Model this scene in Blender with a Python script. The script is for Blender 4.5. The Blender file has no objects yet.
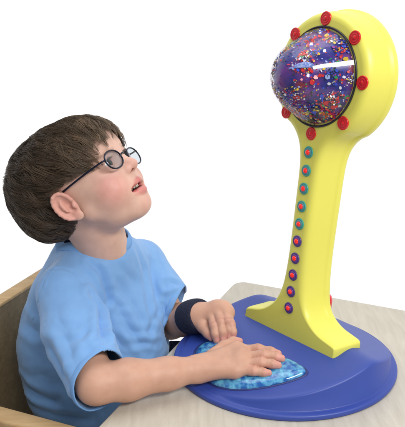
import bpy, bmesh, math, random
import numpy as np
from mathutils import Vector, Matrix

SC = bpy.context.scene
COL = SC.collection
rng = np.random.default_rng(7)
random.seed(7)

# ------------------------------------------------------------------ camera
FPX, PITCH = 645.35, 0.319182
CAM = np.array([-0.10210, -0.75828, 0.44531])
cd = bpy.data.cameras.new("camera")
cd.sensor_fit = 'HORIZONTAL'
cd.sensor_width = 36.0
cd.lens = FPX / 405.0 * 36.0
cd.clip_start = 0.01
cd.clip_end = 100.0
cam = bpy.data.objects.new("camera", cd)
COL.objects.link(cam)
cam.location = CAM
cam.rotation_euler = (math.pi / 2 - PITCH, 0, 0)
SC.camera = cam
SC.render.resolution_x, SC.render.resolution_y = 971, 1024

# ------------------------------------------------------------------ world: white studio backdrop behind, dimmer room on the camera's side
world = bpy.data.worlds.new("World")
SC.world = world
world.use_nodes = True
wn = world.node_tree
wn.nodes.clear()
w_out = wn.nodes.new('ShaderNodeOutputWorld')
w_bg = wn.nodes.new('ShaderNodeBackground')
w_tc = wn.nodes.new('ShaderNodeTexCoord')
w_sep = wn.nodes.new('ShaderNodeSeparateXYZ')
w_mr = wn.nodes.new('ShaderNodeMapRange')
w_mr.inputs['From Min'].default_value = -0.1
w_mr.inputs['From Max'].default_value = 0.45
w_mr.inputs['To Min'].default_value = 0.34
w_mr.inputs['To Max'].default_value = 1.02
w_mr.interpolation_type = 'SMOOTHSTEP'
w_bg.inputs['Strength'].default_value = 1.0
wn.links.new(w_tc.outputs['Generated'], w_sep.inputs[0])
wn.links.new(w_sep.outputs['Y'], w_mr.inputs['Value'])
wn.links.new(w_mr.outputs[0], w_bg.inputs['Color'])
wn.links.new(w_bg.outputs[0], w_out.inputs[0])


def area(name, loc, target, size, size_y, power, color=(1, 1, 1)):
    l = bpy.data.lights.new(name, 'AREA')
    l.shape = 'RECTANGLE'
    l.size, l.size_y = size, size_y
    l.energy = power
    l.color = color
    o = bpy.data.objects.new(name, l)
    COL.objects.link(o)
    o.location = loc
    o.rotation_euler = (Vector(target) - Vector(loc)).to_track_quat('-Z', 'Y').to_euler()
    return o


area("key_lamp", (0.75, -1.25, 1.35), (-0.05, 0.0, 0.12), 1.3, 0.30, 28, (1, 0.98, 0.95))
area("top_lamp", (-0.25, 0.0, 1.7), (-0.1, 0.0, 0.0), 1.2, 1.2, 9)

SC.view_settings.view_transform = 'Standard'
SC.view_settings.look = 'None'
SC.view_settings.exposure = 0.0
SC.view_settings.gamma = 1.0
SC.cycles.max_bounces = 10
SC.cycles.transparent_max_bounces = 24


# ------------------------------------------------------------------ helpers
def at(x, y, d):
    """world point seen d metres in front of the camera (for laying out the sitter's joints)"""
    c, s = math.cos(PITCH), math.sin(PITCH)
    a, b = (x - 202.5) / FPX * d, -(y - 213.5) / FPX * d
    return CAM + np.array([a, d * c + b * s, -d * s + b * c])


def nrm(v):
    v = np.asarray(v, float)
    return v / np.linalg.norm(v)


def link(name, me, mat=None, parent=None, smooth=True):
    o = bpy.data.objects.new(name, me)
    COL.objects.link(o)
    if mat is not None:
        me.materials.append(mat)
    if smooth:
        me.polygons.foreach_set('use_smooth', np.ones(len(me.polygons), bool))
    if parent is not None:
        o.parent = parent
    me.update()
    return o


def mesh_np(name, V, Q):
    """fast mesh from arrays; Q is an (n,3) or (n,4) int array or a list of such arrays"""
    if not isinstance(Q, list):
        Q = [Q]
    me = bpy.data.meshes.new(name)
    V = np.asarray(V, np.float32)
    me.vertices.add(len(V))
    me.vertices.foreach_set('co', V.ravel())
    loops = np.concatenate([q.ravel() for q in Q]).astype(np.int32)
    sizes = np.concatenate([np.full(len(q), q.shape[1]) for q in Q]).astype(np.int32)
    me.loops.add(len(loops))
    me.loops.foreach_set('vertex_index', loops)
    me.polygons.add(len(sizes))
    starts = np.concatenate([[0], np.cumsum(sizes)[:-1]]).astype(np.int32)
    me.polygons.foreach_set('loop_start', starts)
    me.update(calc_edges=True)
    return me


def set_col(me, C):
    a = me.color_attributes.new('Col', 'FLOAT_COLOR', 'POINT')
    a.data.foreach_set('color', np.c_[C, np.ones(len(C))].astype(np.float32).ravel())


def thing(name, label, cat, loc=(0, 0, 0)):
    o = bpy.data.objects.new(name, None)
    o.empty_display_size = 0.02
    COL.objects.link(o)
    o.location = loc
    o['label'] = label
    o['category'] = cat
    return o


def part(name, me, mat, parent, smooth=True):
    """mesh given in world coordinates, parented to an Empty at parent.location"""
    o = link(name, me, mat, parent, smooth)
    root = parent
    while root.parent is not None:
        root = root.parent
    if parent.parent is None and parent.type == 'EMPTY':
        o.location = -Vector(parent.location)
    return o


def mat(name, color=(0.8, 0.8, 0.8), rough=0.5, **kw):
    m = bpy.data.materials.new(name)
    m.use_nodes = True
    b = m.node_tree.nodes['Principled BSDF']
    b.inputs['Base Color'].default_value = (*color, 1)
    b.inputs['Roughness'].default_value = rough
    for k, v in kw.items():
        b.inputs[k.replace('_', ' ')].default_value = v
    return m, m.node_tree, b


def noise_mix(nt, b, c1, c2, scale, detail=4, lo=0.35, hi=0.65, stretch=None, coord='Object', dist=0.0):
    tc = nt.nodes.new('ShaderNodeTexCoord')
    mp = nt.nodes.new('ShaderNodeMapping')
    if stretch:
        mp.inputs['Scale'].default_value = stretch
    n = nt.nodes.new('ShaderNodeTexNoise')
    n.inputs['Scale'].default_value = scale
    n.inputs['Detail'].default_value = detail
    n.inputs['Distortion'].default_value = dist
    r = nt.nodes.new('ShaderNodeValToRGB')
    r.color_ramp.elements[0].position = lo
    r.color_ramp.elements[1].position = hi
    r.color_ramp.elements[0].color = (*c1, 1)
    r.color_ramp.elements[1].color = (*c2, 1)
    nt.links.new(tc.outputs[coord], mp.inputs[0])
    nt.links.new(mp.outputs[0], n.inputs['Vector'])
    nt.links.new(n.outputs['Fac'], r.inputs[0])
    if b is not None:
        nt.links.new(r.outputs[0], b.inputs['Base Color'])
    return r, n, mp


def bump(nt, b, scale, strength, distance=0.001, detail=3, stretch=None):
    tc = nt.nodes.new('ShaderNodeTexCoord')
    mp = nt.nodes.new('ShaderNodeMapping')
    if stretch:
        mp.inputs['Scale'].default_value = stretch
    n = nt.nodes.new('ShaderNodeTexNoise')
    n.inputs['Scale'].default_value = scale
    n.inputs['Detail'].default_value = detail
    bp = nt.nodes.new('ShaderNodeBump')
    bp.inputs['Strength'].default_value = strength
    bp.inputs['Distance'].default_value = distance
    nt.links.new(tc.outputs['Object'], mp.inputs[0])
    nt.links.new(mp.outputs[0], n.inputs['Vector'])
    nt.links.new(n.outputs['Fac'], bp.inputs['Height'])
    nt.links.new(bp.outputs[0], b.inputs['Normal'])
    return bp


# ---- implicit modelling: smooth unions of rounded shapes, then surface nets
class Field:
    def __init__(self, lo, hi, h):
        self.lo = np.asarray(lo, float)
        self.h = h
        n = np.ceil((np.asarray(hi, float) - self.lo) / h).astype(int) + 1
        self.n = n
        self.F = np.full(n, 10.0, np.float32)
        self.ax = [(self.lo[i] + h * np.arange(n[i])).astype(np.float32) for i in range(3)]

    def box(self, lo, hi):
        i0 = np.clip(np.floor((np.asarray(lo) - self.lo) / self.h).astype(int), 0, self.n - 1)
        i1 = np.clip(np.ceil((np.asarray(hi) - self.lo) / self.h).astype(int) + 1, 1, self.n)
        sl = tuple(slice(a, b) for a, b in zip(i0, i1))
        X = self.ax[0][sl[0]][:, None, None]
        Y = self.ax[1][sl[1]][None, :, None]
        Z = self.ax[2][sl[2]][None, None, :]
        return sl, X, Y, Z

    def put(self, lo, hi, fn, k, op='add'):
        m = k + 4 * self.h
        sl, X, Y, Z = self.box(np.asarray(lo) - m, np.asarray(hi) + m)
        if 0 in self.F[sl].shape:
            return
        d = fn(X, Y, Z)
        a = self.F[sl]
        if op == 'add':
            self.F[sl] = smin(a, d, k)
        else:
            self.F[sl] = -smin(-a, d, k)   # smooth max(a, -d)

    def ell(self, c, r, k=0.0, R=None, op='add'):
        c = np.asarray(c, float)
        r = np.asarray(r, float)
        R = np.eye(3) if R is None else np.asarray(R)   # rows = local axes
        ext = np.sqrt(((R * r[:, None]) ** 2).sum(0))

        def fn(X, Y, Z):
            x, y, z = X - c[0], Y - c[1], Z - c[2]
            q = [x * R[i, 0] + y * R[i, 1] + z * R[i, 2] for i in range(3)]
            k0 = np.sqrt(sum((q[i] / r[i]) ** 2 for i in range(3)))
            k1 = np.sqrt(sum((q[i] / r[i] ** 2) ** 2 for i in range(3))) + 1e-9
            return k0 * (k0 - 1) / k1
        self.put(c - ext, c + ext, fn, k, op)

    def ell_cut(self, c, r, k, R=None):
        self.ell(c, r, k, R, op='cut')

    def cap(self, a, b, ra, rb, k=0.0, op='add'):
        a = np.asarray(a, float)
        b = np.asarray(b, float)
        ab = b - a
        L2 = ab @ ab

        def fn(X, Y, Z):
            t = np.clip(((X - a[0]) * ab[0] + (Y - a[1]) * ab[1] + (Z - a[2]) * ab[2]) / L2, 0, 1)
            return np.sqrt((X - a[0] - t * ab[0]) ** 2 + (Y - a[1] - t * ab[1]) ** 2 + (Z - a[2] - t * ab[2]) ** 2) - (ra + (rb - ra) * t)
        rr = np.array([max(ra, rb)] * 3)
        self.put(np.minimum(a, b) - rr, np.maximum(a, b) + rr, fn, k, op)

    def chain(self, pts, rs, k=0.0, op='add'):
        for i in range(len(pts) - 1):
            self.cap(pts[i], pts[i + 1], rs[i], rs[i + 1], k, op)

    def mesh(self):
        F = self.F
        S = F < 0
        n = np.array(F.shape)
        cnt = np.zeros(n - 1, np.int8)
        for dx in (0, 1):
            for dy in (0, 1):
                for dz in (0, 1):
                    cnt += S[dx:n[0] - 1 + dx, dy:n[1] - 1 + dy, dz:n[2] - 1 + dz]
        act = (cnt > 0) & (cnt < 8)
        I = np.argwhere(act)
        idx = np.full(n - 1, -1, np.int32)
        idx[act] = np.arange(len(I))
        acc = np.zeros((len(I), 3))
        num = np.zeros(len(I))
        offs = [(a, b, c) for a in (0, 1) for b in (0, 1) for c in (0, 1)]
        vals = {o: F[I[:, 0] + o[0], I[:, 1] + o[1], I[:, 2] + o[2]].astype(float) for o in offs}
        for o in offs:
            for ax in range(3):
                if o[ax] == 0:
                    o2 = list(o)
                    o2[ax] = 1
                    o2 = tuple(o2)
                    v0, v1 = vals[o], vals[o2]
                    m = (v0 < 0) != (v1 < 0)
                    t = np.where(m, v0 / np.where(m, v0 - v1, 1), 0)
                    for i in range(3):
                        acc[:, i] += np.where(m, o[i] + (t if i == ax else 0), 0)
                    num += m
        V = (I + acc / num[:, None]) * self.h + self.lo
        quads = []
        for ax in range(3):
            b, c = (ax + 1) % 3, (ax + 2) % 3
            sl0 = [slice(None)] * 3
            sl1 = [slice(None)] * 3
            sl0[ax], sl1[ax] = slice(0, -1), slice(1, None)
            s0, s1 = S[tuple(sl0)], S[tuple(sl1)]
            E = np.argwhere(s0 != s1)
            E = E[(E[:, b] > 0) & (E[:, c] > 0) & (E[:, b] < n[b] - 1) & (E[:, c] < n[c] - 1)]
            fl = S[E[:, 0], E[:, 1], E[:, 2]]

            def g(db, dc):
                q = E.copy()
                q[:, b] -= db
                q[:, c] -= dc
                return idx[q[:, 0], q[:, 1], q[:, 2]]
            q = np.stack([g(1, 1), g(0, 1), g(0, 0), g(1, 0)], 1)
            q[~fl] = q[~fl][:, ::-1]
            quads.append(q)
        Q = np.concatenate(quads)
        return V, Q[(Q >= 0).all(1)]


def smin(a, b, k):
    if k <= 0:
        return np.minimum(a, b)
    h = np.maximum(k - np.abs(a - b), 0) / k
    return np.minimum(a, b) - h * h * k * 0.25


def relax(V, Q, it=2, f=0.5):
    """Laplacian smoothing of a quad mesh"""
    for _ in range(it):
        S = np.zeros_like(V)
        N = np.zeros(len(V))
        for i in range(4):
            a, b = Q[:, i], Q[:, (i + 1) % 4]
            np.add.at(S, a, V[b])
            np.add.at(N, a, 1)
            np.add.at(S, b, V[a])
            np.add.at(N, b, 1)
        N[N == 0] = 1
        V = V + f * (S / N[:, None] - V)
    return V


def vnormals(V, Q):
    n = np.cross(V[Q[:, 2]] - V[Q[:, 0]], V[Q[:, 3]] - V[Q[:, 1]])
    N = np.zeros_like(V)
    for i in range(4):
        np.add.at(N, Q[:, i], n)
    return N / (np.linalg.norm(N, axis=1)[:, None] + 1e-12)


def tube(pts, rad, seg=10, closed=False, up=None, flat=None):
    """swept tube as (V, quads); flat=(a,b) gives an elliptical section"""
    P = np.asarray(pts, float)
    n = len(P)
    rad = np.broadcast_to(np.asarray(rad, float), (n,))
    T = np.roll(P, -1, 0) - np.roll(P, 1, 0) if closed else np.gradient(P, axis=0)
    T /= np.linalg.norm(T, axis=1)[:, None]
    ref = np.array(up if up is not None else (0.31, 0.22, 0.93))
    V = []
    for i in range(n):
        r_ = ref[i] if ref.ndim == 2 else ref
        a = np.cross(T[i], r_)
        a /= np.linalg.norm(a)
        b = np.cross(a, T[i])
        fa, fb = flat if flat else (1, 1)
        for j in range(seg):
            t = 2 * math.pi * j / seg
            V.append(P[i] + rad[i] * (fa * math.cos(t) * a + fb * math.sin(t) * b))
    Q = []
    m = n if closed else n - 1
    for i in range(m):
        for j in range(seg):
            Q.append((i * seg + j, i * seg + (j + 1) % seg, ((i + 1) % n) * seg + (j + 1) % seg, ((i + 1) % n) * seg + j))
    faces = list(Q)
    if not closed:
        faces += [tuple(range(seg))[::-1], tuple((n - 1) * seg + j for j in range(seg))]
    return V, faces


def revolve(profile, origin, axis, seg=48, caps=True):
    """profile: list of (h along axis, radius)"""
    axis = nrm(axis)
    a = nrm(np.cross(axis, (0.3, 0.2, 0.9)))
    b = np.cross(axis, a)
    V, F = [], []
    for h, r in profile:
        for j in range(seg):
            t = 2 * math.pi * j / seg
            V.append(np.asarray(origin) + axis * h + r * (math.cos(t) * a + math.sin(t) * b))
    for i in range(len(profile) - 1):
        for j in range(seg):
            F.append((i * seg + j, i * seg + (j + 1) % seg, (i + 1) * seg + (j + 1) % seg, (i + 1) * seg + j))
    if caps:
        F.append(tuple(range(seg))[::-1])
        F.append(tuple((len(profile) - 1) * seg + j for j in range(seg)))
    return V, F


def mk(name, VF):
    me = bpy.data.meshes.new(name)
    me.from_pydata([tuple(map(float, v)) for v in VF[0]], [], [tuple(int(i) for i in f) for f in VF[1]])
    bm = bmesh.new()
    bm.from_mesh(me)
    bmesh.ops.recalc_face_normals(bm, faces=bm.faces)
    bm.to_mesh(me)
    bm.free()
    return me


def join(*vfs):
    V, F = [], []
    for v, f in vfs:
        o = len(V)
        V += list(v)
        F += [tuple(i + o for i in q) for q in f]
    return V, F


def board(corners, thick, normal, bevel=0.004, seg=3):
    """bevelled plank from a planar outline, extruded along -normal"""
    bm = bmesh.new()
    n = Vector(nrm(normal))
    top = [bm.verts.new(Vector(c)) for c in corners]
    bot = [bm.verts.new(Vector(c) - n * thick) for c in corners]
    bm.faces.new(top)
    bm.faces.new(bot[::-1])
    m = len(corners)
    for i in range(m):
        bm.faces.new((top[i], bot[i], bot[(i + 1) % m], top[(i + 1) % m]))
    bmesh.ops.recalc_face_normals(bm, faces=bm.faces)
    ed = [e for e in bm.edges if any(len(f.verts) == m and m > 4 for f in e.link_faces) or m == 4]
    bmesh.ops.bevel(bm, geom=ed, offset=bevel, segments=seg, affect='EDGES', profile=0.5)
    me = bpy.data.meshes.new('board')
    bm.to_mesh(me)
    bm.free()
    return me


# ------------------------------------------------------------------ materials
def clear_fac(nt, mx, f0, f1=0.55):
    """reflection of a thin clear sheet: f0 face-on, rising towards grazing, the same from both sides"""
    lw_ = nt.nodes.new('ShaderNodeLayerWeight')
    lw_.inputs['Blend'].default_value = 0.5
    p_ = nt.nodes.new('ShaderNodeMath')
    p_.operation = 'POWER'
    p_.inputs[1].default_value = 4.0
    m_ = nt.nodes.new('ShaderNodeMath')
    m_.operation = 'MULTIPLY_ADD'
    m_.inputs[1].default_value = f1
    m_.inputs[2].default_value = f0
    nt.links.new(lw_.outputs['Facing'], p_.inputs[0])
    nt.links.new(p_.outputs[0], m_.inputs[0])
    nt.links.new(m_.outputs[0], mx.inputs[0])


def m_table():
    m, nt, b = mat('table_laminate', rough=0.45)
    r, n, mp = noise_mix(nt, b, (0.50, 0.46, 0.385), (0.60, 0.56, 0.48), 120, 8, 0.28, 0.72, stretch=(1, 0.16, 1), dist=0.5)
    mp.inputs['Rotation'].default_value = (0, 0, math.radians(-22))
    bump(nt, b, 700, 0.25, 0.0006)
    return m


def m_wood(name, c1, c2):
    m, nt, b = mat(name, rough=0.5)
    r, n, mp = noise_mix(nt, b, c1, c2, 22, 8, 0.25, 0.75, stretch=(1, 6, 6), dist=0.6)
    mp.inputs['Rotation'].default_value = (0, 0, math.radians(22))
    bump(nt, b, 120, 0.15, 0.0006, stretch=(1, 6, 6))
    return m


def m_plastic(name, c, rough=0.38, var=0.93, bs=0.05):
    m, nt, b = mat(name, c, rough)
    noise_mix(nt, b, tuple(x * var for x in c), c, 9, 3, 0.3, 0.7)
    bump(nt, b, 900, bs, 0.0004, 2)
    return m


M_TABLE = m_table()
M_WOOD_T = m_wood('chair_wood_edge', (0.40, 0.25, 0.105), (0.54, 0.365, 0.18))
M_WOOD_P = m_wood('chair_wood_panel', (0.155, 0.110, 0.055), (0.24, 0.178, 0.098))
M_BLUE = m_plastic('blue_plastic', (0.034, 0.070, 0.36), 0.42)
M_YEL = m_plastic('yellow_plastic', (0.84, 0.80, 0.135), 0.36)
M_RED = m_plastic('red_plastic', (0.72, 0.012, 0.020), 0.22, bs=0.0)
M_TEAL = m_plastic('teal_plastic', (0.05, 0.36, 0.33), 0.35, bs=0.0)
M_PURP = m_plastic('purple_plastic', (0.085, 0.045, 0.25), 0.35, bs=0.0)
M_LED, _nt, _b = mat('red_led', (0.85, 0.02, 0.015), 0.12)
_b.inputs['Emission Color'].default_value = (1, 0.03, 0.02, 1)
_b.inputs['Emission Strength'].default_value = 0.25
M_CLEAR, _nt, _b = mat('clear_plastic', (1, 1, 1), 0.03)
_nt.nodes.clear()
_o = _nt.nodes.new('ShaderNodeOutputMaterial')
_mx = _nt.nodes.new('ShaderNodeMixShader')
_tr = _nt.nodes.new('ShaderNodeBsdfTransparent')
_tr.inputs[0].default_value = (0.93, 0.93, 0.97, 1)
_gl = _nt.nodes.new('ShaderNodeBsdfGlossy')
_gl.inputs['Roughness'].default_value = 0.03
clear_fac(_nt, _mx, 0.055, 0.22)
_nt.links.new(_tr.outputs[0], _mx.inputs[1])
_nt.links.new(_gl.outputs[0], _mx.inputs[2])
_nt.links.new(_mx.outputs[0], _o.inputs[0])

# ------------------------------------------------------------------ setting: table
tdir_l = nrm((0.404, 0.915, 0))          # along the left edge, away from the camera
tdir_b = nrm((0.914, -0.405, 0))         # along the back edge
T0 = np.array([-0.0445, 0.2335, 0.0])


def rounded_quad(c0, e1, e2, l1, l2, r, seg=6):
    pts = []
    cs = [(0, 0), (l1, 0), (l1, l2), (0, l2)]
    ang0 = [180, 270, 0, 90]
    for (x, y), a0 in zip(cs, ang0):
        cx = r if x == 0 else x - r
        cy = r if y == 0 else y - r
        for i in range(seg + 1):
            t = math.radians(a0 + 90 * i / seg)
            pts.append(np.asarray(c0) + e1 * (cx + r * math.cos(t)) + e2 * (cy + r * math.sin(t)))
    return pts


table = thing('table', 'pale beige laminate table top under the toy and the boy\'s arms', 'table', (0.2, -0.2, -0.62))
tp = rounded_quad(T0, tdir_b, -tdir_l, 1.1, 0.75, 0.02)
part('table_top', board(tp, 0.026, (0, 0, 1), 0.003), M_TABLE, table)
M_METAL, _nt, _b = mat('grey_metal', (0.35, 0.35, 0.36), 0.35, Metallic=0.9)
for a, b_ in ((0.06, 0.69), (1.04, 0.06), (1.04, 0.69), (0.10, 0.06)):
    q = T0 + tdir_b * a - tdir_l * b_
    part('leg', mk('leg', revolve([(0, 0.016), (0.593, 0.018)], (q[0], q[1], -0.62), (0, 0, 1), 16)), M_METAL, table)

# ------------------------------------------------------------------ chair
CF = nrm((0.93, -0.37, 0))               # the way the chair faces
CL = nrm((0.37, 0.93, 0))                # its left
B0 = at(20, 290, 0.95)                   # a point on the top edge of the back panel
chair = thing('wooden_chair', 'wooden chair with a plain plank back and side arm behind the boy', 'chair', (B0[0], B0[1], -0.62))
zt = B0[2]
bl, br = B0 - CL * 0.16, B0 + CL * 0.27


def z_at(p, z):
    return np.array([p[0], p[1], z])


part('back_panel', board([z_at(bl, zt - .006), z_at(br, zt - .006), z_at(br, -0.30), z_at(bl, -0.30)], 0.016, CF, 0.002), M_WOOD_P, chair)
part('back_rail', board([z_at(bl - CF * .019, zt), z_at(br - CF * .019, zt), z_at(br + CF * .003, zt), z_at(bl + CF * .003, zt)], 0.0055, (0, 0, 1), 0.0015), M_WOOD_T, chair)
A0 = at(40, 416, 0.78)
a0, a1 = A0 - CF * 0.16, A0 + CF * 0.11
part('arm_rest', board([a0, a1, a1 - CL * 0.026, a0 - CL * 0.026], 0.018, (0, 0, 1), 0.003), M_WOOD_T, chair)
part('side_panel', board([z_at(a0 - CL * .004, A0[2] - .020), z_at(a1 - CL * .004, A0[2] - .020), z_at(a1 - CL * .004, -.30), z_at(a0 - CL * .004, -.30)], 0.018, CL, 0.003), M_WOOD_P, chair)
s0 = B0 + CF * 0.004
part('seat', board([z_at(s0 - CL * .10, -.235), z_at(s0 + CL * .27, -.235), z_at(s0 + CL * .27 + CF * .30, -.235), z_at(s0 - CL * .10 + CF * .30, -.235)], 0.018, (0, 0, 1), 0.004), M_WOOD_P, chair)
for u_, v_ in ((-0.09, 0.02), (0.26, 0.02), (-0.09, 0.28), (0.26, 0.28)):
    q = s0 + CL * u_ + CF * v_
    part('leg', mk('leg', revolve([(0, 0.014), (0.365, 0.017)], (q[0], q[1], -0.62), (0, 0, 1), 16)), M_WOOD_T, chair)

# ------------------------------------------------------------------ toy
EX = np.array([0.58523, -0.81087, 0.0])
UP = np.array([0.08402, 0.06064, 0.99462])
NN = np.array([-0.80650, -0.58208, 0.10361])
O = np.array([0.03153, -0.00267, 0.36098])
K = 0.981
RB, GAP, SPC = 0.0653, 0.08754, 0.02216

toy = thing('light_up_toy', 'tall yellow toy tower with red lights and clear confetti dome on a round blue base', 'toy', (0, -0.02, 0))

BA, BB, BX, BY = 0.1430, 0.1290, 0.0035, -0.0210


def surf(x, y):
    f = 0.0385 + 0.228 * x + 0.085 * y
    g = 0.0560 - 0.296 * x - 0.215 * y
    d = f - g
    k = 0.006
    h = max(k - abs(d), 0) / k
    return min(f, g) - h * h * k * 0.25


def build_base():
    V, F = [], []
    seg, nr = 120, 26
    flange = 0.007
    ins = 0.0085

    def ring(fn):
        i0 = len(V)
        for j in range(seg):
            t = 2 * math.pi * j / seg
            V.append(fn(math.cos(t), math.sin(t)))
        return i0

    def ell(s):
        return lambda c, n, z: (BX + (BA - s) * c, BY + (BB - s) * n, z)

    rings = []
    for s, z in ((0.004, 0.0), (0.0005, 0.0006), (0, 0.002), (0, 0.0048), (0.0008, 0.0064), (0.0022, flange), (0.0064, flange), (0.0076, flange + .0006)):
        rings.append(ring(lambda c, n, s=s, z=z: ell(s)(c, n, z)))

    def zz(x, y):
        return max(surf(x, y), flange + 0.0012)
    # raised body wall with a slightly rolled rim
    for s, dz in ((ins, 'w0'), (ins + .0012, -0.0030), (ins + .0022, -0.0012), (ins + .0042, -0.0002)):
        def fn(c, n, s=s, dz=dz):
            x, y, _ = ell(s)(c, n, 0)
            if dz == 'w0':
                return (x, y, flange + 0.0012)
            return (x, y, max(zz(x, y) + dz, flange + 0.0012))
        rings.append(ring(fn))
    for i in range(1, nr):
        q = 1 - i / nr

        def fn(c, n, q=q):
            x, y = BX + (BA - ins - .0042) * q * c, BY + (BB - ins - .0042) * q * n
            return (x, y, zz(x, y))
        rings.append(ring(fn))
    for a, b_ in zip(rings[:-1], rings[1:]):
        for j in range(seg):
            F.append((a + j, a + (j + 1) % seg, b_ + (j + 1) % seg, b_ + j))
    V.append((BX, BY, zz(BX, BY)))
    for j in range(seg):
        F.append((rings[-1] + j, rings[-1] + (j + 1) % seg, len(V) - 1))
    F.append(tuple(rings[0] + j for j in range(seg))[::-1])
    return V, F


part('base', mk('base', build_base()), M_BLUE, toy)


# tower: outline in the face plane (u across, v up), mirrored
def tower_outline():
    half = []          # right side from bottom to head, (u, v)
    half += [(0.0, -0.346), (0.045, -0.346), (0.080, -0.345), (0.0840, -0.340), (0.0845, -0.324), (0.0830, -0.3175), (0.073, -0.3150), (0.055, -0.3110), (0.042, -0.304),
             (0.0315, -0.2945), (0.0245, -0.281), (0.0205, -0.265), (0.0183, -0.245), (0.0172, -0.22), (0.0170, -0.19), (0.0172, -0.15), (0.0175, -0.115), (0.0187, -0.098),
             (0.0225, -0.083), (0.0300, -0.0705), (0.0405, -0.0612)]
    a0 = math.atan2(-0.0612, 0.0405)
    for i in range(1, 25):
        t = a0 + (math.pi / 2 - a0) * i / 24
        half.append((0.0738 / K * math.cos(t), 0.0738 / K * math.sin(t)))
    half = [(u * K, v * K) for u, v in half]
    # resample smoothly
    P = np.array(half)
    pts = [P[0]]
    for i in range(1, len(P)):
        pts.append(P[i])
    P = np.array(pts)
    Q = P.copy()
    for _ in range(2):                       # Chaikin, ends kept
        out = [Q[0]]
        for a, b_ in zip(Q[:-1], Q[1:]):
            out += [0.75 * a + 0.25 * b_, 0.25 * a + 0.75 * b_]
        out.append(Q[-1])
        Q = np.array(out)
    left = Q[1:-1][::-1] * np.array([-1, 1])
    return np.concatenate([Q, left])


OUT = tower_outline()


def tower_xyz(u, v, w):
    ramp = min(max((-v - 0.24) / 0.08, 0), 1)
    return O + EX * u + UP * (v + (0.09 if u < 0 else 0.085) * u * ramp * ramp) - NN * w


def offset_outline(P, d):
    T = np.roll(P, -1, 0) - np.roll(P, 1, 0)
    T /= np.linalg.norm(T, axis=1)[:, None] + 1e-12
    N = np.c_[T[:, 1], -T[:, 0]]
    lim = np.interp(P[:, 1] / K, [-0.335, -0.30, -0.265], [0.30, 0.34, 1.0] if d < 0 else [0.0, 0.3, 1.0])
    return P + N * d * lim[:, None]


def build_tower():
    layers = [(-0.0095, 0.0), (-0.0068, 0.0004), (-0.0044, 0.0014), (-0.0024, 0.0032), (-0.0009, 0.0060), (0.0, 0.0100), (0.0012, 0.017), (0.0026, 0.030),
              (0.0032, 0.0335), (0.0047, 0.0348), (0.0052, 0.0365), (0.0052, 0.0415), (0.0042, 0.0435), (0.002, 0.0445)]
    V, F = [], []
    n = len(OUT)
    for d, w in layers:
        for (u, v) in offset_outline(OUT, d):
            V.append(tower_xyz(u, v, w))
    for i in range(len(layers) - 1):
        for j in range(n):
            F.append((i * n + j, i * n + (j + 1) % n, (i + 1) * n + (j + 1) % n, (i + 1) * n + j))
    F.append(tuple(range(n)))
    F.append(tuple((len(layers) - 1) * n + j for j in range(n)))
    return V, F


tow = part('tower', mk('tower', build_tower()), M_YEL, toy)
for f in tow.data.polygons:
    if len(f.vertices) > 8:
        f.use_smooth = False


def face_pt(u, v, w=0.0):
    return O + EX * u + UP * v + NN * w


# rear red rod seen beside the stem
rr = [face_pt(0.004, v, -0.052) for v in np.linspace(-0.318, -0.262, 8)]
part('rear_knob', mk('rod', revolve([(0, 0.010), (0.001, 0.013), (0.035, 0.013), (0.040, 0.011), (0.042, 0.006)], face_pt(0.008, -0.315, -0.051), UP, 24)), M_RED, toy)

# eight red lights round the dome
BTN = [(-0.001, 0.0076), (0.0006, 0.0078), (0.0012, 0.0074), (0.0013, 0.0066), (0.0008, 0.0058), (0.0008, 0.0052), (0.0014, 0.0047), (0.0015, 0.0040), (0.0010, 0.0032), (0.0011, 0.0026), (0.0019, 0.0020), (0.0022, 0.0010), (0.0022, 0.0)]
bt_me = mk('big_light', revolve(BTN, (0, 0, 0), (0, 0, 1), 36))
bt_me.materials.append(M_RED)
RINGP = [(-0.001, 0.0070), (0.0010, 0.0072), (0.0016, 0.0066), (0.0014, 0.0050), (0.0008, 0.0046), (-0.0005, 0.0044)]
ringp_me = mk('stem_ring', revolve(RINGP, (0, 0, 0), (0, 0, 1), 36))
INN = [(-0.001, 0.0052), (0.0015, 0.0051), (0.0020, 0.0046), (0.0020, 0.0034)]
LEDP = [(-0.001, 0.0033), (0.0016, 0.0033), (0.0030, 0.0029), (0.0040, 0.0019), (0.0043, 0.0)]
inn_me = mk('stem_collar', revolve(INN, (0, 0, 0), (0, 0, 1), 32))
led_me = mk('stem_led', revolve(LEDP, (0, 0, 0), (0, 0, 1), 28))
FR = Matrix((EX, UP, NN)).transposed().to_4x4()      # local x,y,z -> face axes


def place(o, p):
    m = FR.copy()
    m.translation = Vector(p) - Vector(toy.location)
    o.matrix_local = m


for i in range(8):
    q = math.radians(45 * i)
    o = link('red_light', bt_me, None, toy)
    o.parent = toy
    place(o, face_pt(RB * math.sin(q), RB * math.cos(q)))

M_TEAL2 = m_plastic('teal_plastic_deep', (0.10, 0.30, 0.34), 0.35, bs=0.0)
M_PURP2 = m_plastic('violet_plastic', (0.16, 0.06, 0.30), 0.35, bs=0.0)
meshes = {}
for key, mo, mi in (('t', M_TEAL, M_TEAL2), ('p', M_PURP, M_PURP2)):
    a, b_ = ringp_me.copy(), inn_me.copy()
    a.materials.append(mo)
    b_.materials.append(mi)
    meshes[key] = (a, b_)
led_me.materials.append(M_LED)
for i in range(10):
    k_ = 't' if i < 5 else 'p'
    a = link('stem_light', meshes[k_][0], None, toy)
    a['label'] = 'small red light in a teal ring' if i < 5 else 'small red light in a purple ring'
    place(a, face_pt(0, -(GAP + SPC * i)))
    b_ = link('collar', meshes[k_][1], None, a)
    c_ = link('red_lens', led_me, None, a)
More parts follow.
